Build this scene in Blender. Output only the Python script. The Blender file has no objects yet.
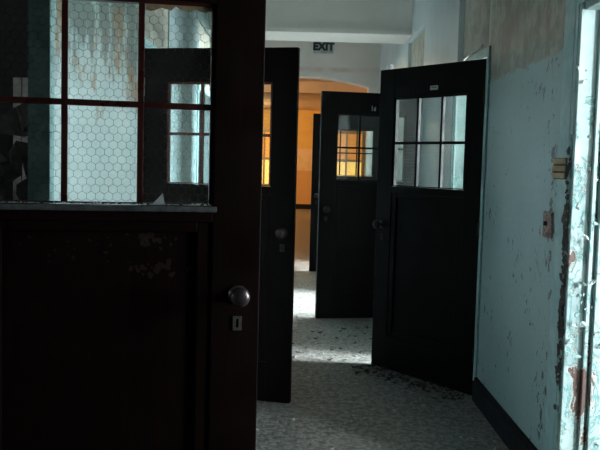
import bpy, bmesh, math, random
from mathutils import Vector, Matrix
random.seed(7)
PI = math.pi
S = bpy.context.scene
C = S.collection

# ------------------------------------------------------------------ helpers
class MB:
    """collects shapes; build() links them as ONE mesh object"""
    def __init__(self):
        self.bm = bmesh.new()
    def box(self, x0, x1, y0, y1, z0, z1, mi=0):
        vs = [self.bm.verts.new(p) for p in ((x0,y0,z0),(x1,y0,z0),(x1,y1,z0),(x0,y1,z0),
                                             (x0,y0,z1),(x1,y0,z1),(x1,y1,z1),(x0,y1,z1))]
        for f in ((0,3,2,1),(4,5,6,7),(0,1,5,4),(1,2,6,5),(2,3,7,6),(3,0,4,7)):
            fc = self.bm.faces.new([vs[i] for i in f]); fc.material_index = mi
    def prism(self, pts, y0, y1, mi=0):
        """polygon in x,z extruded along y"""
        a = [self.bm.verts.new((x, y0, z)) for x, z in pts]
        b = [self.bm.verts.new((x, y1, z)) for x, z in pts]
        n = len(pts)
        fs = [self.bm.faces.new(a), self.bm.faces.new(b[::-1])]
        for i in range(n):
            fs.append(self.bm.faces.new((a[i], b[i], b[(i+1) % n], a[(i+1) % n])))
        for f in fs: f.material_index = mi
    def strut(self, p, q, r, n=4):
        p, q = Vector(p), Vector(q); d = (q-p).normalized()
        u = d.orthogonal().normalized(); v = d.cross(u)
        A = [self.bm.verts.new(p + r*(u*math.cos(2*PI*i/n) + v*math.sin(2*PI*i/n))) for i in range(n)]
        B = [self.bm.verts.new(q + r*(u*math.cos(2*PI*i/n) + v*math.sin(2*PI*i/n))) for i in range(n)]
        for i in range(n):
            self.bm.faces.new((A[i], A[(i+1) % n], B[(i+1) % n], B[i]))
        self.bm.faces.new(A[::-1]); self.bm.faces.new(B)
    def lathe(self, prof, org, axis, n=28):
        """prof: (radius, distance along axis)"""
        o, d = Vector(org), Vector(axis).normalized()
        u = d.orthogonal().normalized(); v = d.cross(u)
        rings = [[self.bm.verts.new(o + d*h + r*(u*math.cos(2*PI*i/n) + v*math.sin(2*PI*i/n))) for i in range(n)] for r, h in prof]
        for a, b in zip(rings, rings[1:]):
            for i in range(n):
                f = self.bm.faces.new((a[i], a[(i+1) % n], b[(i+1) % n], b[i])); f.smooth = True
        self.bm.faces.new(rings[0][::-1]); self.bm.faces.new(rings[-1])
    def flake(self, c, r, nrm=(0,0,1), curl=.3, n=6, th=.0012):
        """a curled irregular chip with thickness"""
        c, d = Vector(c), Vector(nrm).normalized()
        u = d.orthogonal().normalized(); v = d.cross(u)
        a0 = random.uniform(0, 2*PI)
        u, v = u*math.cos(a0)+v*math.sin(a0), v*math.cos(a0)-u*math.sin(a0)
        top, bot = [], []
        for i in range(n):
            a = 2*PI*i/n + random.uniform(-.3, .3); rr = r*random.uniform(.55, 1.15)
            x, y = rr*math.cos(a), rr*.7*math.sin(a)
            h = curl*abs(x)*abs(x)/max(r, 1e-6)
            top.append(self.bm.verts.new(c + u*x + v*y + d*(h+th)))
            bot.append(self.bm.verts.new(c + u*x + v*y + d*h))
        self.bm.faces.new(top); self.bm.faces.new(bot[::-1])
        for i in range(n):
            self.bm.faces.new((bot[i], bot[(i+1) % n], top[(i+1) % n], top[i]))
    def build(self, name, mats, parent=None, bevel=0):
        bmesh.ops.recalc_face_normals(self.bm, faces=self.bm.faces)
        me = bpy.data.meshes.new(name); self.bm.to_mesh(me); self.bm.free()
        if not isinstance(mats, (list, tuple)): mats = [mats]
        for m in mats: me.materials.append(m)
        o = bpy.data.objects.new(name, me); C.objects.link(o)
        if parent: o.parent = parent
        if bevel:
            b = o.modifiers.new('bevel', 'BEVEL'); b.width = bevel; b.segments = 2; b.limit_method = 'ANGLE'
        return o

def tag(o, label=None, cat=None, group=None, kind=None):
    if label: o['label'] = label
    if cat: o['category'] = cat
    if group: o['group'] = group
    if kind: o['kind'] = kind
    return o

def empty(name, loc, rz=0):
    o = bpy.data.objects.new(name, None); C.objects.link(o)
    o.location = loc; o.rotation_euler = (0, 0, rz); o.empty_display_size = .1
    return o

# ------------------------------------------------------------------ materials
class N:
    """tiny node builder"""
    def __init__(self, name):
        self.m = bpy.data.materials.new(name); self.m.use_nodes = True
        self.t = self.m.node_tree; self.t.nodes.clear()
        self.out = self.t.nodes.new('ShaderNodeOutputMaterial')
        self.b = self.t.nodes.new('ShaderNodeBsdfPrincipled')
        self.t.links.new(self.b.outputs[0], self.out.inputs[0])
        self.geo = self.t.nodes.new('ShaderNodeNewGeometry')
        self.pos = self.geo.outputs['Position']
    def l(self, a, b): self.t.links.new(a, b)
    def local(self):
        n = self.t.nodes.new('ShaderNodeTexCoord'); self.pos = n.outputs['Object']
    def scaled(self, sx, sy, sz):
        n = self.t.nodes.new('ShaderNodeMapping'); n.inputs['Scale'].default_value = (sx, sy, sz)
        self.l(self.pos, n.inputs[0]); return n.outputs[0]
    def noise(self, scale, detail=4, rough=.6, vec=None, dist=0):
        n = self.t.nodes.new('ShaderNodeTexNoise'); n.inputs['Scale'].default_value = scale
        n.inputs['Detail'].default_value = detail; n.inputs['Roughness'].default_value = rough
        n.inputs['Distortion'].default_value = dist
        self.l(vec or self.pos, n.inputs['Vector']); return n.outputs[0]
    def voro(self, scale, vec=None, feat='F1'):
        n = self.t.nodes.new('ShaderNodeTexVoronoi'); n.inputs['Scale'].default_value = scale; n.feature = feat
        self.l(vec or self.pos, n.inputs['Vector']); return n.outputs[0]
    def ramp(self, f, stops):
        n = self.t.nodes.new('ShaderNodeValToRGB'); e = n.color_ramp.elements
        while len(e) < len(stops): e.new(.5)
        for k, (p, c) in enumerate(stops):
            e[k].position = p; e[k].color = (*c, 1) if isinstance(c, (tuple, list)) else (c, c, c, 1)
        self.l(f, n.inputs[0]); return n.outputs[0]
    def mix(self, f, a, b):
        n = self.t.nodes.new('ShaderNodeMix'); n.data_type = 'RGBA'
        for v, i in ((f, 0), (a, 6), (b, 7)):
            if isinstance(v, (int, float)): n.inputs[i].default_value = v
            elif isinstance(v, (tuple, list)): n.inputs[i].default_value = (*v, 1)
            else: self.l(v, n.inputs[i])
        return n.outputs[2]
    def math(self, op, a, b=0.0, clamp=False):
        n = self.t.nodes.new('ShaderNodeMath'); n.operation = op; n.use_clamp = clamp
        for v, i in ((a, 0), (b, 1)):
            if isinstance(v, (int, float)): n.inputs[i].default_value = v
            else: self.l(v, n.inputs[i])
        return n.outputs[0]
    def maprange(self, v, a, b, c=0, d=1):
        n = self.t.nodes.new('ShaderNodeMapRange')
        for k, x in enumerate((a, b, c, d)): n.inputs[k+1].default_value = x
        self.l(v, n.inputs[0]); return n.outputs[0]
    def xyz(self):
        n = self.t.nodes.new('ShaderNodeSeparateXYZ'); self.l(self.pos, n.inputs[0]); return n.outputs
    def bump(self, h, strength=.3, dist=.01):
        n = self.t.nodes.new('ShaderNodeBump'); n.inputs['Strength'].default_value = strength
        n.inputs['Distance'].default_value = dist
        self.l(h, n.inputs['Height']); self.l(n.outputs[0], self.b.inputs['Normal'])
    def done(self, col, rough=.7, spec=.5, metal=0):
        i = self.b.inputs
        if isinstance(col, (tuple, list)): i['Base Color'].default_value = (*col, 1)
        else: self.l(col, i['Base Color'])
        if isinstance(rough, (int, float)): i['Roughness'].default_value = rough
        else: self.l(rough, i['Roughness'])
        i['Specular IOR Level'].default_value = spec; i['Metallic'].default_value = metal
        return self.m

def wall_paint():
    """teal-grey enamel with dark chips; bare brown plaster above the dado"""
    n = N('peeling_wall_paint'); x, y, z = n.xyz()
    paint = n.mix(n.ramp(n.noise(1.7, 5), [(.35, 0), (.65, 1)]), (.25, .375, .385), (.30, .43, .44))
    paint = n.mix(n.ramp(n.noise(40, 3), [(.45, 0), (.8, .5)]), paint, (.19, .30, .315))
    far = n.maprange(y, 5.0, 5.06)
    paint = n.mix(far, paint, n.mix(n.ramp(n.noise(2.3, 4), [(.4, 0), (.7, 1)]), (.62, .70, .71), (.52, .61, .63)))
    plaster = n.mix(n.ramp(n.noise(9, 8, .7), [(.42, 0), (.58, 1)]), (.12, .125, .09), (.29, .295, .24))
    plaster = n.mix(n.ramp(n.noise(5, 6, .7, n.scaled(1, 1.4, .5)), [(.50, 0), (.66, .9)]), plaster, (.11, .085, .045))
    edge = n.math('ADD', z, n.maprange(n.noise(9, 5, .7), 0, 1, -.05, .05))
    up = n.ramp(n.maprange(edge, 1.95, 1.965), [(0, 0), (1, 1)])
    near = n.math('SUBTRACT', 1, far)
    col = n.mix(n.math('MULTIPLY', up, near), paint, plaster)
    # chips: dense by the broken casing and low down
    chipn = n.noise(21, 6, .68, n.scaled(1, 1.0, .72), .5)
    gate = n.math('MAXIMUM', n.maprange(y, 4.05, 3.50, 0, .085), n.maprange(z, .75, .1, 0, .035))
    gate = n.math('MULTIPLY', gate, near)
    big = n.maprange(n.noise(2.6, 2), .38, .66, -.05, .06)
    chip = n.ramp(n.math('ADD', n.math('ADD', chipn, gate), big), [(.645, 0), (.66, 1)])
    chip = n.math('MULTIPLY', chip, n.math('SUBTRACT', 1, up))
    cc = n.ramp(n.noise(14, 2), [(.40, (.010, .012, .016)), (.60, (.022, .022, .022)), (.66, (.24, .15, .07)), (.74, (.08, .18, .22))])
    col = n.mix(n.math('MULTIPLY', chip, n.maprange(far, 0, 1, 1, .3)), col, cc)
    n.bump(n.math('SUBTRACT', n.noise(55, 4), n.math('MULTIPLY', chip, .8)), .25, .004)
    return n.done(col, .42, .5)

def left_paint():
    n = N('stained_wall_paint'); x, y, z = n.xyz()
    c = n.mix(n.ramp(n.noise(2.2, 5), [(.4, 0), (.65, 1)]), (.62, .74, .73), (.70, .80, .78))
    d = n.math('ADD', n.noise(5, 6, .7, n.scaled(1, 1, .45)), n.maprange(z, 1.55, 2.05, -.16, .14))
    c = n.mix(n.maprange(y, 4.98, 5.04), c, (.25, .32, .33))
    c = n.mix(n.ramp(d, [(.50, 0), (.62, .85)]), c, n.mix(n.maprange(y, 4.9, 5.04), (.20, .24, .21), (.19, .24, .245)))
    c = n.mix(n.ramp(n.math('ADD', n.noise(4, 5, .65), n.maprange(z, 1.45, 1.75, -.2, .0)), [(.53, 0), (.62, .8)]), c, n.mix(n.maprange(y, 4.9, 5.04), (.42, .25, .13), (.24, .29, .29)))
    n.bump(n.noise(45, 4), .25, .004)
    return n.done(c, .5)

def simple(name, a, b, scale=8, rough=.7, bump=.2, spec=.4, lo=.4, hi=.62, metal=0):
    n = N(name)
    c = n.mix(n.ramp(n.noise(scale, 6, .65), [(lo, 0), (hi, 1)]), a, b)
    n.bump(n.noise(scale*6, 3), bump, .004)
    return n.done(c, rough, spec, metal)

def dark_wood(name, a, b, rough=.38, spec=.5):
    n = N(name); n.local()
    g = n.noise(9, 6, .6, n.scaled(9, 9, .7), .6)
    c = n.mix(n.ramp(g, [(.35, 0), (.7, 1)]), a, b)
    c = n.mix(n.ramp(n.noise(30, 5, .7), [(.62, 0), (.70, .6)]), c, (.012, .008, .006))
    r = n.maprange(n.noise(6, 4), .3, .7, rough-.1, rough+.18)
    n.bump(g, .12, .003)
    return n.done(c, r, spec)

def floor_mat():
    n = N('gritty_concrete_floor'); x, y, z = n.xyz()
    c = n.mix(n.ramp(n.noise(2.0, 7, .65), [(.35, 0), (.68, 1)]), (.070, .070, .054), (.145, .145, .124))
    crust = n.noise(27, 8, .78, n.scaled(1, .8, 1), .25)
    c = n.mix(n.ramp(crust, [(.44, 0), (.56, .9)]), c, (.275, .285, .265))
    c = n.mix(n.ramp(n.noise(38, 6, .75), [(.54, 0), (.62, .9)]), c, (.12, .11, .10))
    c = n.mix(n.ramp(n.noise(7, 6, .7), [(.60, 0), (.68, .7)]), c, (.14, .12, .10))
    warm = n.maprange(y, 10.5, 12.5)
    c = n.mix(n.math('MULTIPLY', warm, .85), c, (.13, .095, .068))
    h = n.math('ADD', n.math('MULTIPLY', n.noise(60, 5, .75), .5), crust)
    n.bump(n.math('ADD', h, n.math('MULTIPLY', n.noise(6, 3, .5, None, .6), 1.6)), 1.0, .025)
    return n.done(c, .62, .4)

def peeling_jamb():
    n = N('flaking_mint_paint')
    c = n.mix(n.ramp(n.noise(6, 5), [(.4, 0), (.6, 1)]), (.28, .385, .38), (.38, .48, .465))
    v = n.noise(7, 7, .72, n.scaled(1, 1, .6), .6)
    x, y, z = n.xyz()
    g = n.maprange(z, 2.0, 1.5, -.12, .02)
    w = n.math('ADD', v, g)
    c = n.mix(n.ramp(w, [(.515, 0), (.53, 1)]), c, (.12, .30, .29))
    c = n.mix(n.ramp(w, [(.545, 0), (.56, 1)]), c, (.46, .46, .42))
    c = n.mix(n.ramp(w, [(.58, 0), (.595, 1)]), c, (.10, .055, .045))
    n.bump(n.ramp(w, [(.50, 1), (.62, 0)]), .8, .006)
    return n.done(c, .5)

def arch_mat():
    n = N('grubby_pink_plaster'); x, y, z = n.xyz()
    c = n.mix(n.ramp(n.noise(1.5, 4), [(.35, 0), (.7, 1)]), (.62, .57, .53), (.70, .65, .61))
    band = n.math('MULTIPLY', n.maprange(z, 2.76, 2.80), n.maprange(z, 2.86, 2.82))
    c = n.mix(n.math('MULTIPLY', band, n.ramp(n.noise(3, 4), [(.4, .0), (.6, .7)])), c, (.50, .34, .24))
    n.bump(n.noise(30, 3), .15, .004)
    return n.done(c, .8)

def amber_end():
    n = N('ochre_painted_bands'); x, y, z = n.xyz()
    c = n.ramp(n.maprange(z, 0, 3.4), [(0, (.52, .30, .12)), (.36, (.54, .31, .12)), (.365, (.64, .46, .28)),
                                      (.57, (.64, .46, .28)), (.575, (.62, .38, .10)), (1, (.62, .38, .10))])
    c = n.mix(n.ramp(n.noise(3, 5), [(.45, 0), (.7, .5)]), c, (.46, .27, .10))
    return n.done(c, .6)

def glass_mat(name, tint, dirt):
    n = N(name); n.local(); t = n.t
    tr = t.nodes.new('ShaderNodeBsdfTransparent'); tr.inputs[0].default_value = (*tint, 1)
    gl = t.nodes.new('ShaderNodeBsdfGlossy'); gl.inputs['Roughness'].default_value = .04
    fr = t.nodes.new('ShaderNodeFresnel'); fr.inputs[0].default_value = 1.35
    m1 = t.nodes.new('ShaderNodeMixShader'); n.l(fr.outputs[0], m1.inputs[0]); n.l(tr.outputs[0], m1.inputs[1]); n.l(gl.outputs[0], m1.inputs[2])
    df = t.nodes.new('ShaderNodeBsdfDiffuse'); df.inputs[0].default_value = (.35, .37, .34, 1)
    m2 = t.nodes.new('ShaderNodeMixShader')
    n.l(n.ramp(n.noise(9, 6, .7), [(.35, dirt*.3), (.75, dirt*1.6)]), m2.inputs[0])
    n.l(m1.outputs[0], m2.inputs[1]); n.l(df.outputs[0], m2.inputs[2])
    n.l(m2.outputs[0], n.out.inputs[0]); t.nodes.remove(n.b)
    return n.m

def emit_mat(name, col, s):
    n = N(name)
    n.b.inputs['Emission Color'].default_value = (*col, 1); n.b.inputs['Emission Strength'].default_value = s
    return n.done(col, .4)

M = dict(
    wall=wall_paint(), left=left_paint(), floor=floor_mat(), jamb=peeling_jamb(), arch=arch_mat(), amber=amber_end(),
    plaster=simple('bare_plaster', (.30, .28, .23), (.42, .40, .34), 7, .85),
    teal_trim=simple('teal_trim_paint', (.26, .43, .44), (.38, .55, .55), 12, .5),
    darktrim=simple('dark_green_trim', (.012, .028, .026), (.03, .055, .05), 14, .45),
    beam=simple('whitewashed_beam', (.74, .71, .67), (.80, .77, .73), 1.6, .75, .1),
    ceil=simple('dull_ceiling', (.50, .51, .49), (.60, .61, .58), 1.5, .8, .1),
    pinkceil=simple('warm_vault_plaster', (.60, .47, .37), (.66, .53, .42), 2, .8, .1),
    base=simple('black_baseboard', (.005, .005, .007), (.013, .014, .018), 14, .75, .3, .08),
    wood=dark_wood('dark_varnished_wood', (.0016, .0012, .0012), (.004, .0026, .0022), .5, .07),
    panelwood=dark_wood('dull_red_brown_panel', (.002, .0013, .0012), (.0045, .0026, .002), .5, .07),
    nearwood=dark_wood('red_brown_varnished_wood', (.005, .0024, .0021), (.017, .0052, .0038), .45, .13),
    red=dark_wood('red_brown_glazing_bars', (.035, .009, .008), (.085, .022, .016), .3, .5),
    ghost=simple('worn_stain_marks', (.020, .009, .006), (.04, .018, .013), 30, .6),
    sill=simple('dusty_sill', (.07, .08, .085), (.16, .17, .17), 25, .7),
    glass=glass_mat('wired_glass', (.90, .95, .94), .05),
    wire=simple('tarnished_wire', (.10, .11, .11), (.20, .21, .20), 40, .5, 0, .5, metal=.3),
    knob=simple('tarnished_bronze', (.16, .12, .13), (.28, .22, .22), 30, .30, .05, .5, metal=.85),
    shadeknob=simple('shaded_bronze', (.018, .012, .011), (.035, .022, .020), 30, .5, .05, .2),  # darker copy of the bronze; dimness at the farther doors put into its colour
    brass=simple('worn_brass', (.28, .25, .20), (.42, .38, .32), 25, .38, .05, .5, metal=.8),
    iron=simple('dark_iron', (.03, .03, .03), (.07, .065, .06), 30, .5, .1, .5, metal=.5),
    tagm=simple('scuffed_white_tag', (.60, .60, .58), (.75, .75, .72), 60, .5, 0),
    ink=simple('black_ink', (.006, .006, .006), (.012, .012, .012), 10, .5, 0),
    signplate=simple('grey_sign_face', (.28, .30, .29), (.36, .38, .36), 12, .5, 0),
    rust=simple('rusty_switch_plate', (.14, .08, .07), (.30, .22, .19), 45, .6),
    tan=simple('tan_wood_strip', (.34, .25, .14), (.46, .36, .22), 30, .7),
    chip=simple('pale_paint_chips', (.62, .68, .66), (.78, .82, .79), 30, .6),
    grit=simple('grey_grit', (.20, .19, .17), (.50, .51, .48), 12, .8),
    dark=simple('dark_scraps', (.02, .018, .016), (.07, .06, .05), 15, .8),
    roomdark=simple('unlit_room_plaster', (.018, .016, .017), (.035, .03, .03), 3, .8),  # near-black colour stands in for the darkness of the left rooms
    locker=simple('grey_enamel', (.17, .18, .19), (.23, .24, .25), 8, .5),
    pale=simple('pale_pink_board', (.50, .43, .40), (.62, .55, .52), 12, .7),
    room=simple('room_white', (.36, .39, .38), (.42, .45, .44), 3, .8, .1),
    winframe=simple('window_white_paint', (.60, .64, .62), (.70, .73, .70), 9, .5),
    glowupper=emit_mat('added_amber_glow', (1.0, .42, .06), .55),  # glow added for the amber brightness at the hall's end
    glowlower=emit_mat('added_yellow_glow', (1.0, .60, .15), 1.5),  # stronger added glow for the lower panes
    lampglass=emit_mat('added_lamp_glass', (1.0, .60, .25), 6),
)

# ------------------------------------------------------------------ setting
XR, XL, T, HC = 1.15, -.96, .20, 3.42
TL = .055
YA, YE = 11.95, 26.3
def struct(o):
    o['kind'] = 'structure'; return o

b = MB(); b.box(-4.4, 4.8, -2.2, 26.6, -.12, 0); struct(b.build('floor', M['floor']))
b = MB(); b.box(-4.4, 4.8, -2.2, YA+.25, HC, HC+.12); struct(b.build('ceiling', M['ceil']))
b = MB(); b.box(-2.6, 2.6, YA+.25, 26.6, 3.16, 3.30); struct(b.build('ceiling', M['pinkceil']))

def side_wall(name, x0, x1, segs, mats, top=2.12, rec=2.76, face=1):
    """segs: (y0, y1, kind) kind w = solid, o = opening with recessed transom panel, h = opening with plain header"""
    w = MB()
    for y0, y1, k in segs:
        if k == 'w': w.box(x0, x1, y0, y1, 0, HC)
        elif k == 'h': w.box(x0, x1, y0, y1, top, HC)
        else:
            w.box(x0, x1, y0, y1, rec, HC)
            r = (x1-x0)*.2; w.box(x0+r, x1-r, y0, y1, top, rec, 1)
    return struct(w.build(name, mats))
ON, OB, OC, OD = (2.30, 3.40), (5.06, 6.06), (7.71, 8.86), (10.86, 11.86)
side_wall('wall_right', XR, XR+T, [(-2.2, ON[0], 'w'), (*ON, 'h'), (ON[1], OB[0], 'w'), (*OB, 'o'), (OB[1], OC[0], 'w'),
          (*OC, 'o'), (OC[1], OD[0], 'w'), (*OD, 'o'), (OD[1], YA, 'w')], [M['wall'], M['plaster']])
LA, LB, LC, LD = (2.28, 3.135), (5.00, 6.04), (7.81, 8.86), (10.80, 11.80)
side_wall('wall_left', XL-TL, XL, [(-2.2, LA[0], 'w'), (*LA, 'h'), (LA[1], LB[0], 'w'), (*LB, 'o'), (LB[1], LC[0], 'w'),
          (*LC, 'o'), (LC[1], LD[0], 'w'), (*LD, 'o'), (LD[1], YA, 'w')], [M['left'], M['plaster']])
b = MB(); b.box(-4.4, 4.8, -2.4, -2.2, 0, HC); struct(b.build('wall_back', M['room']))

# arch wall: flat segmental arch, spring 2.56, crown 2.70
b = MB()
R2 = []
for k in range(25):
    x = -.95 + 1.95*k/24
    R2.append((x, 2.70 - .13*((x-.025)/.975)**2))
for (xa, za), (xb, zb) in zip(R2, R2[1:]):
    b.prism([(xa, za), (xb, zb), (xb, HC), (xa, HC)], YA, YA+.25)
b.box(-4.4, -.95, YA, YA+.25, 0, HC); b.box(1.0, 4.8, YA, YA+.25, 0, HC)
struct(b.build('wall_arch', M['arch']))
# warm hall beyond the arch
b = MB(); b.box(-2.6, 2.6, YE, YE+.2, 0, 3.16); struct(b.build('wall_end', M['amber']))
b = MB(); b.box(-2.8, -2.6, YA+.25, YE+.2, 0, 3.16); struct(b.build('wall_hall_left', M['amber']))
b = MB(); b.box(2.6, 2.8, YA+.25, YE+.2, 0, 3.16); struct(b.build('wall_hall_right', M['amber']))
b = MB(); b.box(-2.6, 2.6, 17.2, 17.5, 2.92, 3.16); struct(b.build('trim_6', M['pinkceil']))
b = MB(); b.box(-2.6, 2.6, YE-.03, YE, 0, .16); struct(b.build('baseboard_end', M['base']))
# beam across the corridor
b = MB(); b.box(XL, XR, 8.62, 9.22, 2.80, HC); b.box(XL, XR, 8.585, 8.62, 2.80, 2.845)
struct(b.build('trim_5', M['beam']))

# baseboards, one per stretch kept in one run
def baseboard(name, xa, xb, runs, h=.125):
    w = MB()
    for y0, y1 in runs: w.box(xa, xb, y0, y1, 0, h); w.box(min(xa, xb) + (.008 if xa > 0 else 0), max(xa, xb) - (0 if xa > 0 else .008), y0, y1, h, h+.02)
    return struct(w.build(name, M['base'], bevel=.004))
baseboard('baseboard_right', XR-.028, XR, [(3.57, OB[0]-.07), (OB[1]+.07, OC[0]-.07), (OC[1]+.07, OD[0]-.07), (-2.2, 2.15)])
baseboard('baseboard_left', XL, XL+.028, [(LA[1]+.07, LB[0]-.07), (LB[1]+.07, LC[0]-.07), (LC[1]+.07, LD[0]-.07), (-2.2, 2.28)])

# door casings (flush boards round each opening)
def casing(name, x0, x1, y0, y1, z, mat, w=.06):
    c = MB(); c.box(x0, x1, y0-w, y0, 0, z+w); c.box(x0, x1, y1, y1+w, 0, z+w); c.box(x0, x1, y0, y1, z, z+w)
    return struct(c.build(name, mat, bevel=.003))
casing('trim_2', XR-.012, XR, *OB, 2.12, M['teal_trim'])
casing('trim_3', XR-.012, XR, *OC, 2.12, M['teal_trim'])
casing('trim_7', XR-.012, XR, *OD, 2.12, M['teal_trim'])
casing('trim_4', XL, XL+.012, *LB, 2.12, M['teal_trim'])
casing('trim_8', XL, XL+.012, *LA, 2.12, M['teal_trim'])
casing('trim_9', XL, XL+.012, *LC, 2.12, M['teal_trim'])
casing('trim_10', XL, XL+.012, *LD, 2.12, M['teal_trim'])
b = MB(); b.box(XL-TL-.012, XL+.013, LA[1]-.014, LA[1], 0, 2.12); struct(b.build('trim_12', M['darktrim']))
# far jamb lining of the middle right doorway, flaking
b = MB(); b.box(XR, XR+T+.05, OB[1]-.02, OB[1], 0, 2.12); b.box(XR+.09, XR+.13, OB[1]-.045, OB[1]-.02, 0, 2.12)
struct(b.build('trim_11', M['jamb']))

# nearest right doorway: broad casing with a broken edge, bright flaking jamb
def broken_edge(y0, amp, z0, z1, n):
    return [(y0 + random.uniform(0, amp)*(1 if random.random() < .6 else .2), z0 + (z1-z0)*k/n) for k in range(n+1)]
b = MB()
b.box(XR-.014, XR, 3.445, 3.575, 0, 2.22)
for k in range(70):                       # splintered inner edge
    z0 = 2.18*k/70
    rag = random.uniform(.0, .03) if .2 < z0 < 1.6 else random.uniform(0, .008)
    b.box(XR-.012, XR, 3.402+rag, 3.446, z0, z0+2.18/70)
b.box(XR-.014, XR, 2.16, 3.402, 2.12, 2.22); b.box(XR-.014, XR, 2.16, 2.30, 0, 2.12)
casing_near = struct(b.build('trim_1', M['teal_trim']))
b = MB()
b.box(XR-.012, XR+T+.09, 3.372, 3.40, 0, 2.12)          # jamb board facing the camera
b.box(XR+.062, XR+.078, 3.350, 3.372, 0, 2.09)          # stop bead with a groove beside it
b.box(XR+.094, XR+T+.09, 3.340, 3.372, 0, 2.09)
b.box(XR, XR+T+.05, 2.32, 3.372, 2.09, 2.12)            # head lining
b.build('jamb_lining', M['jamb'], casing_near, bevel=.003)
b = MB()
for k in range(110):
    z = random.choice((random.uniform(.1, 2.0), random.uniform(.6, 1.5)))
    if random.random() < .3: b.flake((XR-.014-random.uniform(0, .003), 3.41+random.gauss(0, .015), z), random.uniform(.004, .012), (-1, -.4+random.uniform(-.4, .4), random.uniform(-.3, .3)), .6)
    else: b.flake((XR+random.uniform(.0, .27), 3.366 if random.random() < .3 else 3.336, z), random.uniform(.006, .022), (random.uniform(-.3, .3), -1, random.uniform(-.3, .3)), 1.0)
b.build('peeling_paint', M['jamb'], casing_near)
b = MB()
for k in range(150):
    z = random.triangular(.35, 1.55, 1.15)
    b.flake((XR-.0125, 3.425+random.uniform(-.02, .03), z), random.uniform(.012, .034), (-1, 0, 0), .15)
b.build('bare_scar', M['dark'], casing_near)

# side rooms -------------------------------------------------------
WX = 4.5
wins = [(-1.1, .1), (1.15, 2.65), (4.75, 5.9), (7.1, 8.5), (10.3, 11.6)]
b = MB(); y = -2.2
for y0, y1 in wins:
    b.box(WX, WX+.2, y, y0, 0, HC); b.box(WX, WX+.2, y0, y1, 0, .8); b.box(WX, WX+.2, y0, y1, 2.7, HC); y = y1
b.box(WX, WX+.2, y, YA, 0, HC); struct(b.build('wall_outer_right', M['room']))
for k, (y0, y1) in enumerate(wins):
    b = MB(); x0, x1 = WX+.05, WX+.11
    b.box(x0, x1, y0, y0+.05, .8, 2.7); b.box(x0, x1, y1-.05, y1, .8, 2.7)
    b.box(x0, x1, y0+.05, y1-.05, .8, .86); b.box(x0, x1, y0+.05, y1-.05, 2.64, 2.7)
    b.box(x0, x1, y0+.05, y1-.05, 1.73, 1.78); m = (y0+y1)/2
    b.box(x0, x1, m-.015, m+.015, .86, 1.73); b.box(x0, x1, m-.015, m+.015, 1.78, 2.64)
    struct(b.build('window_%d' % (k+2), M['winframe']))
for k, (y0, y1) in enumerate(((3.75, 3.85), (6.9, 7.0), (9.8, 9.9))):
    b = MB(); b.box(XR+T, WX, y0, y1, 0, HC); struct(b.build('wall_partition_right', M['room']))
b = MB()
for y, y1, z0, z1 in ((-2.2, .9, 0, HC), (.9, 2.1, 0, .9), (.9, 2.1, 2.4, HC), (2.1, YA, 0, HC)): b.box(-4.4, -4.2, y, y1, z0, z1)
struct(b.build('wall_outer_left', M['roomdark']))
b = MB(); b.box(-4.2, -4.15, .9, .95, .9, 2.4)
b = MB()
x0, x1 = -4.34, -4.28
b.box(x0, x1, .9, .95, .9, 2.4); b.box(x0, x1, 2.05, 2.1, .9, 2.4); b.box(x0, x1, .95, 2.05, .9, .95); b.box(x0, x1, .95, 2.05, 2.35, 2.4); b.box(x0, x1, .95, 2.05, 1.62, 1.66)
struct(b.build('window_1', M['winframe']))  # unseen window, added so daylight reaches the right wall
for y0, y1 in ((4.86, 4.96), (7.0, 7.1)):
    b = MB(); b.box(-4.2, XL-TL, y0, y1, 0, HC); struct(b.build('wall_partition_left', M['roomdark']))

# ------------------------------------------------------------------ doors
H, W, ST, TH = 2.106, .96, .15, .045
GB, GT = 1.296, 1.905
def wire_mesh_data():
    """hexagonal netting between GB and GT as thin round wires"""
    b = MB(); p = .0255; a = p/math.sqrt(3); r = .00055
    x0, x1 = ST+.004, W-ST-.004; nz = int((GT-GB)/(1.5*a))+1; nx = int((x1-x0)/p)+1
    def seg(P, Q):
        for q in (P, Q):
            if not (x0 <= q[0] <= x1 and GB <= q[1] <= GT): return
        b.strut((P[0], 0, P[1]), (Q[0], 0, Q[1]), r, 3)
    for j in range(nz+1):
        for i in range(nx+1):
            cx = x0 + i*p + (p/2 if j % 2 else 0); cz = GB + j*1.5*a
            top = (cx, cz+a); ul = (cx-p/2, cz+a/2); ur = (cx+p/2, cz+a/2); dl = (cx-p/2, cz-a/2)
            seg(ul, top); seg(top, ur); seg(dl, ul)
    return b
_shared = {}
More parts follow.
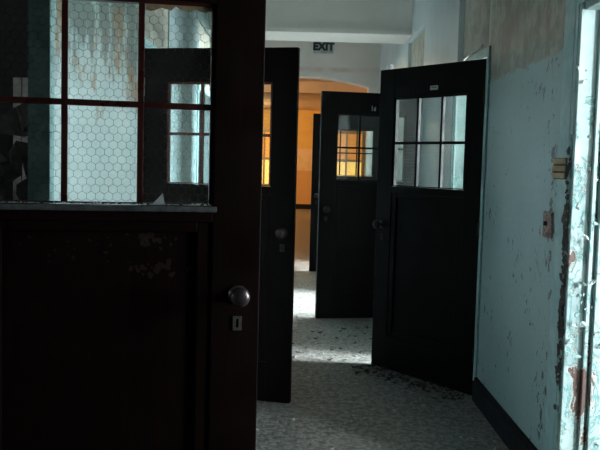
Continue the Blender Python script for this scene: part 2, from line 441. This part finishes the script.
def make_door(name, x, y, ang, side, label, detail=1, panelmat='panelwood'):
    rz = ang if side < 0 else PI - ang
    near = -1 if side < 0 else 1             # local y sign of the face toward the camera
    root = empty(name, (x, y, .004), rz)
    tag(root, label, 'door', kind='structure')
    if 'leaf' not in _shared:
        t = TH/2
        b = MB()
        b.box(0, ST, -t, t, 0, H); b.box(W-ST, W, -t, t, 0, H)
        b.box(ST, W-ST, -t, t, GT, H); b.box(ST, W-ST, -t, t, 1.245, GB-.018); b.box(ST, W-ST, -t, t, 0, .24)
        _shared['leaf'] = b.build('frame', M['wood'], None, .003)
        b = MB(); b.box(ST, W-ST, -.008, .008, .24, 1.245)
        for s in (-1, 1):
            ya, yb = (s*.008, s*.018) if s > 0 else (-.018, -.008)
            b.box(ST, ST+.045, ya, yb, .24, 1.245); b.box(W-ST-.045, W-ST, ya, yb, .24, 1.245)
            b.box(ST+.045, W-ST-.045, ya, yb, .24, .285); b.box(ST+.045, W-ST-.045, ya, yb, 1.215, 1.245)
        _shared['panel'] = b.build('lower_panel', M['panelwood'], None, .003)
        b = MB(); gw = W-2*ST; m = .009; hm = (GB+GT)/2-.006
        for k in (1, 2): xx = ST+gw*k/3; b.box(xx-m, xx+m, -.012, .012, GB, GT)
        b.box(ST, W-ST, -.0115, .0115, hm-m, hm+m)
        b.box(ST, ST+.012, -.015, .015, GB, GT); b.box(W-ST-.012, W-ST, -.015, .015, GB, GT)
        b.box(ST+.012, W-ST-.012, -.016, .016, GT-.012, GT); b.box(ST+.012, W-ST-.012, -.016, .016, GB, GB+.006)
        _shared['bars'] = b.build('glazing_bar', M['red'], None, .002)
        b = MB(); b.box(ST, W-ST, -.0025, .0025, GB, GT)
        _shared['glass'] = b.build('wired_glass', M['glass'])
        _shared['wire'] = wire_mesh_data().build('wire_mesh', M['wire'])
        b = MB(); b.box(ST-.012, W-ST+.012, -.029, .029, GB-.020, GB-.003)
        _shared['sill'] = b.build('sill', M['sill'], None, .003)
        b = MB()
        for s in (-1, 1):
            b.lathe([(.030, .0), (.030, .004), (.024, .008), (.011, .010), (.010, .030), (.016, .036), (.026, .043), (.0305, .053), (.029, .063), (.022, .071), (.010, .0745), (.001, .075)],
                    (W-.068, s*TH/2, 1.022), (0, s, 0))
        _shared['knob'] = b.build('knob', M['knob'])
        b = MB()
        for s in (-1, 1):
            ya, yb = sorted((s*TH/2, s*(TH/2+.003)))
            xc, zc = W-.068, .932
            b.box(xc-.014, xc-.008, ya, yb, zc-.022, zc+.022); b.box(xc+.008, xc+.014, ya, yb, zc-.022, zc+.022)
            b.box(xc-.008, xc+.008, ya, yb, zc+.014, zc+.022); b.box(xc-.008, xc+.008, ya, yb, zc-.022, zc-.014)
            b.box(xc-.008, xc-.004, ya, yb, zc-.014, zc+.014); b.box(xc+.004, xc+.008, ya, yb, zc-.014, zc+.014)
        _shared['key'] = b.build('keyhole_plate', M['brass'])
        b = MB()
        b.strut((-.004, 0, 1.82), (-.004, 0, 1.93), .011, 10); b.box(-.0025, 0, -.0225, .0225, 1.83, 1.92)
        _shared['hinge'] = b.build('hinge', M['iron'])
        first = True
    else: first = False
    for k, src in [(k, _shared[k]) for k in list(_shared)]:
        o = src if first else src.copy()
        if not first: C.objects.link(o)
        o.parent = root
        if k == 'wire': o.parent = root
    for o in C.objects:
        if o.parent == root and o.name.startswith('hinge'): o.location.y = near*TH/2
    h2 = _shared['hinge'].copy(); C.objects.link(h2); h2.parent = root; h2.location = (0, near*TH/2, -1.62)
    h3 = _shared['hinge'].copy(); C.objects.link(h3); h3.parent = root; h3.location = (0, near*TH/2, -.82)
    return root, near

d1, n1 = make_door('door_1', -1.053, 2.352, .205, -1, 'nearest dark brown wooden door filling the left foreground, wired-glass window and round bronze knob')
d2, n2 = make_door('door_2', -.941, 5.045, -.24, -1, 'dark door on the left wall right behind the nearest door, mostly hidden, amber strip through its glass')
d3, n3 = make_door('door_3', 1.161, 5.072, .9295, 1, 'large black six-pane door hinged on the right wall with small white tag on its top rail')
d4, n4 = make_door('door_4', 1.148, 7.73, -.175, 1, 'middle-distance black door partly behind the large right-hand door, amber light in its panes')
def finish(root, table):
    for o in C.objects:
        k = o.name.split('.')[0]
        if o.parent == root and k in table:
            o.material_slots[0].link = 'OBJECT'; o.material_slots[0].material = M[table[k]]
d5, n5 = make_door('door_5', 1.150, 10.90, 0.02, 1, 'farthest dark door, only a thin black sliver showing left of the middle-distance door')

for d in (d2, d3, d4, d5):
    finish(d, dict(knob='shadeknob', keyhole_plate='shadeknob', sill='wood'))
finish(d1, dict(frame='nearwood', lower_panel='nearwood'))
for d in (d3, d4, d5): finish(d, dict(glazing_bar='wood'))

# ghost marks where a sign was stripped from the nearest door, plus a thin vertical scuff
b = MB()
for k in range(46):
    u = random.gauss(.62, .045); v = random.choice((1.20, 1.185, 1.11, 1.10)) + random.gauss(0, .014)
    b.flake((u, -.0082, min(v, 1.205)), random.uniform(.004, .016), (0, -1, 0), 0, 7, .0005)
for k in range(14):
    b.flake((random.uniform(.22, .5), -.0082, random.uniform(1.12, 1.20)), random.uniform(.003, .008), (0, -1, 0), 0, 7, .0005)
o = b.build('worn_patch', M['ghost'], d1); o['label'] = 'reddish scraped patches under the glass'
# debris on the nearest door's sill: countless specks as one, and the one large chip
def to_world(root, p):
    c, s = math.cos(root.rotation_euler.z), math.sin(root.rotation_euler.z)
    return (root.location.x + p[0]*c - p[1]*s, root.location.y + p[0]*s + p[1]*c, root.location.z + p[2])
b = MB()
for k in range(150):
    u = random.uniform(ST, W-ST)
    b.flake(to_world(d1, (u, -random.uniform(.019, .032), GB+.0003)), random.uniform(.0015, .0055)*(1.6 if random.random() < .12 else 1), (random.uniform(-.2, .2), random.uniform(-.2, .2), 1), .6)
tag(b.build('paint_crumbs', M['chip']), 'pale paint crumbs scattered along the window sill of the nearest door', 'paint crumbs', kind='stuff')
b = MB()
b.prism([(-.022, 0), (.018, 0), (.014, .014), (.010, .036), (-.004, .020)], -.0015, .0015)
o = b.build('paint_flake', M['chip']); o.location = to_world(d1, (.648, -.0215, GB+.0005)); o.rotation_euler = (.1, 0, d1.rotation_euler.z)
tag(o, 'white triangular paint chip standing in the lower right pane of the nearest door', 'paint flake')
# peeled strip at the top of that pane
b = MB()
xs = [ST+2*(W-2*ST)/3+.012 + (W-2*ST)/3*.93*k/14 for k in range(15)]
low = [GT-.012-random.uniform(.002, .022) for _ in xs]
for i in range(14): b.prism([(xs[i], GT-.010), (xs[i+1], GT-.010), (xs[i+1], low[i+1]), (xs[i], low[i])], -.010, -.006)
o = b.build('torn_strip', M['tan'], d1); o['label'] = 'tan ragged strip along the top of the right pane'

# tag on door 3, traces of digits on door 4
b = MB(); yy = TH/2
b.box(.402, .470, yy, yy+.003, 1.972, 2.000); o = b.build('name_tag', M['tagm'], d3); o.location.z = -.032; o['label'] = 'small white tag'
b = MB()
for k in range(3): b.box(.415+k*.016, .424+k*.016, yy+.003, yy+.0036, 1.984, 1.992)
b.build('lettering', M['ink'], o)
b = MB()
for u, h in ((.482, .046), (.452, .038), (.462, .030)): b.box(u-.0045, u+.0045, yy, yy+.0015, 1.940, 1.940+h)
o = b.build('door_number', M['signplate'], d4); o['label'] = 'faint grey strokes of a worn number'

# ------------------------------------------------------------------ things
# exit sign on the arch wall
ex = empty('exit_sign', (.328, YA-.03, 3.035)); tag(ex, 'small grey EXIT sign hanging high on the arch wall beyond the beam', 'exit sign')
b = MB(); b.box(-.14, .14, -.025, .03, 0, .20); b.build('sign_box', M['signplate'], ex, .004)
cu = bpy.data.curves.new('lettering', 'FONT'); cu.body = 'EXIT'; cu.size = .148; cu.extrude = .002; cu.align_x = 'CENTER'; cu.offset = .008
to = bpy.data.objects.new('lettering_source', cu); C.objects.link(to)
bpy.context.view_layer.update()
me = bpy.data.meshes.new_from_object(to.evaluated_get(bpy.context.evaluated_depsgraph_get())); me.name = 'lettering'
C.objects.unlink(to); bpy.data.objects.remove(to)
me.materials.clear(); me.materials.append(M['ink'])
lo = bpy.data.objects.new('lettering', me); C.objects.link(lo); lo.parent = ex
lo.location = (0, -.0272, .045); lo.rotation_euler = (PI/2, 0, 0)

# box on the face of the beam
jb = empty('junction_box', (.075, 8.62, 3.135)); tag(jb, 'pale square electrical box fixed high on the front of the ceiling beam', 'junction box')
b = MB(); b.box(-.10, .10, -.06, 0, 0, .14); b.build('box_body', M['winframe'], jb, .006)
b = MB(); b.box(-.085, .085, -.066, -.06, .015, .125)
for sx in (-.07, .07): b.lathe([(.006, 0), (.006, .003)], (sx, -.066, .07), (0, -1, 0), 8)
b.build('cover_plate', M['pale'], jb)

# light switch on the right wall
sw = empty('light_switch', (XR, 3.705, 1.19)); tag(sw, 'rusty rectangular light switch plate on the chipped teal right wall', 'light switch')
b = MB(); b.box(-.006, 0, -.066, .066, -.060, .060); b.box(-.010, -.006, -.060, .060, -.054, .054); b.build('cover_plate', M['rust'], sw, .002)
b = MB(); b.box(-.026, -.010, -.006, .006, -.004, .016); b.build('toggle', M['iron'], sw, .001)
b = MB()
b.bm.free()
for z in (-.042, .042):
    b = MB(); b.lathe([(.005, 0), (.004, .0025)], (-.010, 0, z), (-1, 0, 0), 8); b.build('screw', M['iron'], sw)


# three tan strips by the casing
br = empty('slatted_vent', (XR-.014, 3.535, 1.445)); tag(br, 'small tan vent of three stacked wooden slats beside the flaking door casing', 'vent')
b = MB(); b.box(-.003, 0, -.085, .085, -.046, .046); b.build('back_plate', M['dark'], br)
for k in range(3):
    b = MB(); b.box(-.011, -.003, -.083, .083, -.043+k*.031, -.019+k*.031); b.build('slat', M['tan'], br, .002)

# wire tangle & cloth strip on top of the big right door
zt = .004+H
def drape(name, pts, r, mat, label, cat):
    b = MB()
    P = [Vector(p) for p in pts]
    for i in range(len(P)-1): b.strut(P[i], P[i+1], r, 8)
    return tag(b.build(name, mat), label, cat)
a = Vector(to_world(d3, (.22, 0, H+.006))); e = Vector(to_world(d3, (.015, .055, H+.075)))
pts = [a + (e-a)*t + Vector((0, 0, .008*math.sin(t*PI*2))) for t in [k/10 for k in range(11)]]
pts[0].z = zt+.006
drape('cable_end', pts, .008, M['tagm'], 'whitish bent cable end lying across the hinge corner of the large right door', 'cable')
b = MB()
for k in range(5):
    p0 = Vector(to_world(d3, (.86+.012*k, random.uniform(-.01, .01), H)))
    b.strut(p0, p0+Vector((random.uniform(-.02, .02), 0, random.uniform(.02, .05))), .0022, 5)
b.box(*(v for pair in zip(to_world(d3, (.92, 0, 0))[:2], [c+.03 for c in to_world(d3, (.92, 0, 0))[:2]]) for v in pair), zt, zt+.004)
tag(b.build('wire_scrap', M['locker']), 'tiny grey wire scrap on the free top corner of the large right door', 'wire scrap')

# left room: grey locker, leaning board, rubble
lk = empty('metal_locker', (-2.0, 4.55, 0)); tag(lk, 'grey metal locker in the dark left room, seen through the nearest door glass', 'locker')
b = MB(); b.box(-.55, .33, 0, .28, .04, 1.84); b.build('cabinet_body', M['locker'], lk, .006)
for s in (0, 1):
    b = MB(); b.box(-.54+s*.44, -.54+s*.44+.42, -.012, 0, .06, 1.82); dd = b.build('door', M['locker'], lk, .003)
    b = MB(); b.box(-.17+s*.11, -.15+s*.11, -.03, -.012, .95, 1.07); b.build('handle', M['iron'], dd)
bd = MB()
for k in range(5): bd.box(-.125+k*.05, -.080+k*.05, 0, .03, 0, 1.86)
bd.box(-.125, .12, .03, .045, .3, .4); bd.box(-.125, .12, .03, .045, 1.4, 1.5)
o = bd.build('slatted_board', M['pale'], None, .003); o.location = (-1.42, 4.45, .0); tag(o, 'pale ribbed board standing next to the grey locker in the dark left room', 'board')
b = MB()
random.seed(21)
for k in range(260):
    x = random.uniform(-2.2, -1.26); top = max(.12, 1.66 - .9*abs(x+1.30) + random.uniform(-.2, .08))
    z = random.uniform(.05, top); yb = 4.15 + random.uniform(-.22, .18)
    q = Vector((x, yb, z)); r = random.uniform(.05, .15)
    b.flake(q, r, (random.uniform(-1, 1), -1, random.uniform(-.5, .8)), .8, 7, .02)
tag(b.build('rubble_heap', M['dark']), 'dark jumbled heap of rubble piled before the grey locker in left room', 'rubble', kind='stuff')

# floor debris
random.seed(5)
b = MB()
for k in range(900):
    x = random.uniform(XL+.05, XR-.05); y = 3.3 + 3.2*random.random()**1.4
    r = random.choice((.003, .004, .005, .007, .010, .014))
    b.flake((x, y, .0005), r, (random.uniform(-.25, .25), random.uniform(-.25, .25), 1), .7)
nf = len(b.bm.faces)
for k in range(200):
    t = random.random(); p = to_world(d3, (t*W, max(.035, random.gauss(.11, .07)), 0))
    if p[0] > XR-.06: continue
    b.flake((p[0], p[1], .001), random.uniform(.006, .026), (random.uniform(-.3, .3), random.uniform(-.3, .3), 1), .6)
for k in range(50):
    b.flake((random.uniform(-.2, .7), random.uniform(5.9, 7.2), .001), random.uniform(.01, .03), (random.uniform(-.2, .2), random.uniform(-.2, .2), 1), .5)
b.bm.faces.ensure_lookup_table()
for f in b.bm.faces[nf:]: f.material_index = 1
tag(b.build('floor_debris', [M['grit'], M['dark']]), 'grey grit, paint chips and dark scraps strewn over the corridor floor', 'debris', kind='stuff')

# warm hall: added glowing panes and unseen lamps that supply its amber light
for k, xc in enumerate((-1.08, 1.55)):
    r = empty('door_%d' % (6+k), (xc, YE-.03, 0)); r['kind'] = 'structure'; r['category'] = 'door'  # not a known door: frame for the added glowing panes
    r['label'] = ('added glowing amber panes framed as a door at the end wall, left' if k == 0 else 'added glowing amber panes framed as a door at the end wall, right')
    b = MB()
    for x in (-.55, -.03, .49): b.box(x, x+.06, -.05, .03, .0, 2.5)
    for z in (.0, 1.55, 2.44): b.box(-.49, .49, -.045, .03, z, z+.08 if z else .78)
    b.build('frame', M['tan'], r)
    b = MB(); b.box(-.49, .49, -.01, .0, 1.63, 2.44); b.build('upper_glow_pane', M['glowupper'], r)
    b = MB(); b.box(-.49, .49, -.01, .0, .78, 1.55); b.build('lower_pane', M['glowlower'], r)
for k, (x, y) in enumerate(((.1, 12.9), (-2.2, 15.5), (-2.2, 23.6))):  # unseen globes, added to give the hall its warm light
    r = empty('added_hall_lamp', (x, y, 3.16)); tag(r, ('nearest', 'middle', 'farthest')[k] + ' of the three added, unseen lamps that warm the hall beyond the arch', 'lamp', 'added hall lamps')
    b = MB(); b.lathe([(.07, 0), (.07, -.02), (.03, -.04)], (0, 0, 0), (0, 0, 1), 20); b.build('lamp_base', M['brass'], r)
    b = MB(); b.lathe([(.03, -.04), (.09, -.07), (.11, -.13), (.08, -.20), (.01, -.23)], (0, 0, 0), (0, 0, 1), 20); b.build('globe', M['lampglass'], r)

# ------------------------------------------------------------------ light
def area(name, loc, rot, sx, sy, e, col):
    L = bpy.data.lights.new(name, 'AREA'); L.shape = 'RECTANGLE'; L.size = sx; L.size_y = sy; L.energy = e; L.color = col
    o = bpy.data.objects.new(name, L); C.objects.link(o); o.location = loc; o.rotation_euler = rot
    return o
SKY = (.87, .95, 1.0)
for (y0, y1), e in zip(wins, (1200, 400, 2300, 5200, 2500)):
    area('window_daylight', (WX+.24, (y0+y1)/2, 1.78), (0, PI/2, 0), 1.8, y1-y0-.05, e, SKY)   # -Z turned to -X below
for o in C.objects:
    if o.type == 'LIGHT': o.rotation_euler = (0, PI/2, 0)
area('added_left_fill', (-4.45, 1.5, 1.65), (0, -PI/2, 0), 1.4, 1.15, 30, SKY)  # added weak fill that brightens the right wall through the left doorway
def point(loc, e, col, r=.12):
    L = bpy.data.lights.new('added_lamp_glow', 'POINT'); L.energy = e; L.color = col; L.shadow_soft_size = r
    o = bpy.data.objects.new('added_lamp_glow', L); C.objects.link(o); o.location = loc
point((.1, 12.9, 2.85), 10, (1, .70, .36)); point((-2.15, 15.5, 2.8), 170, (1, .68, .33)); point((-2.15, 23.6, 2.8), 330, (1, .68, .32))  # light of the added, unseen hall lamps
w = bpy.data.worlds.new('overcast_sky'); S.world = w; w.use_nodes = True
w.node_tree.nodes['Background'].inputs[0].default_value = (.75, .88, 1, 1); w.node_tree.nodes['Background'].inputs[1].default_value = .8

# ------------------------------------------------------------------ camera
f, p, r, yw, h = 816.9, .0741, .0267, .0048, 1.4334
fw = Vector((math.sin(yw)*math.cos(p), math.cos(yw)*math.cos(p), -math.sin(p))); rt0 = Vector((math.cos(yw), -math.sin(yw), 0)); up0 = rt0.cross(fw)
rt = rt0*math.cos(r) + up0*math.sin(r); up = -rt0*math.sin(r) + up0*math.cos(r)
cam = bpy.data.cameras.new('camera'); cam.sensor_width = 36; cam.lens = f*36/600; cam.clip_start = .05
co = bpy.data.objects.new('camera', cam); C.objects.link(co)
mat = Matrix((rt, up, -fw)).transposed().to_4x4(); mat.translation = Vector((0, 0, h)); co.matrix_world = mat
S.camera = co
S.view_settings.view_transform = 'Standard'; S.view_settings.look = 'None'; S.view_settings.gamma = 1
S.view_settings.use_curve_mapping = False; S.view_settings.exposure = 0
S.cycles.use_denoising = True
S.cycles.max_bounces = 10; S.cycles.diffuse_bounces = 6; S.cycles.transparent_max_bounces = 24
S.cycles.sample_clamp_indirect = 4
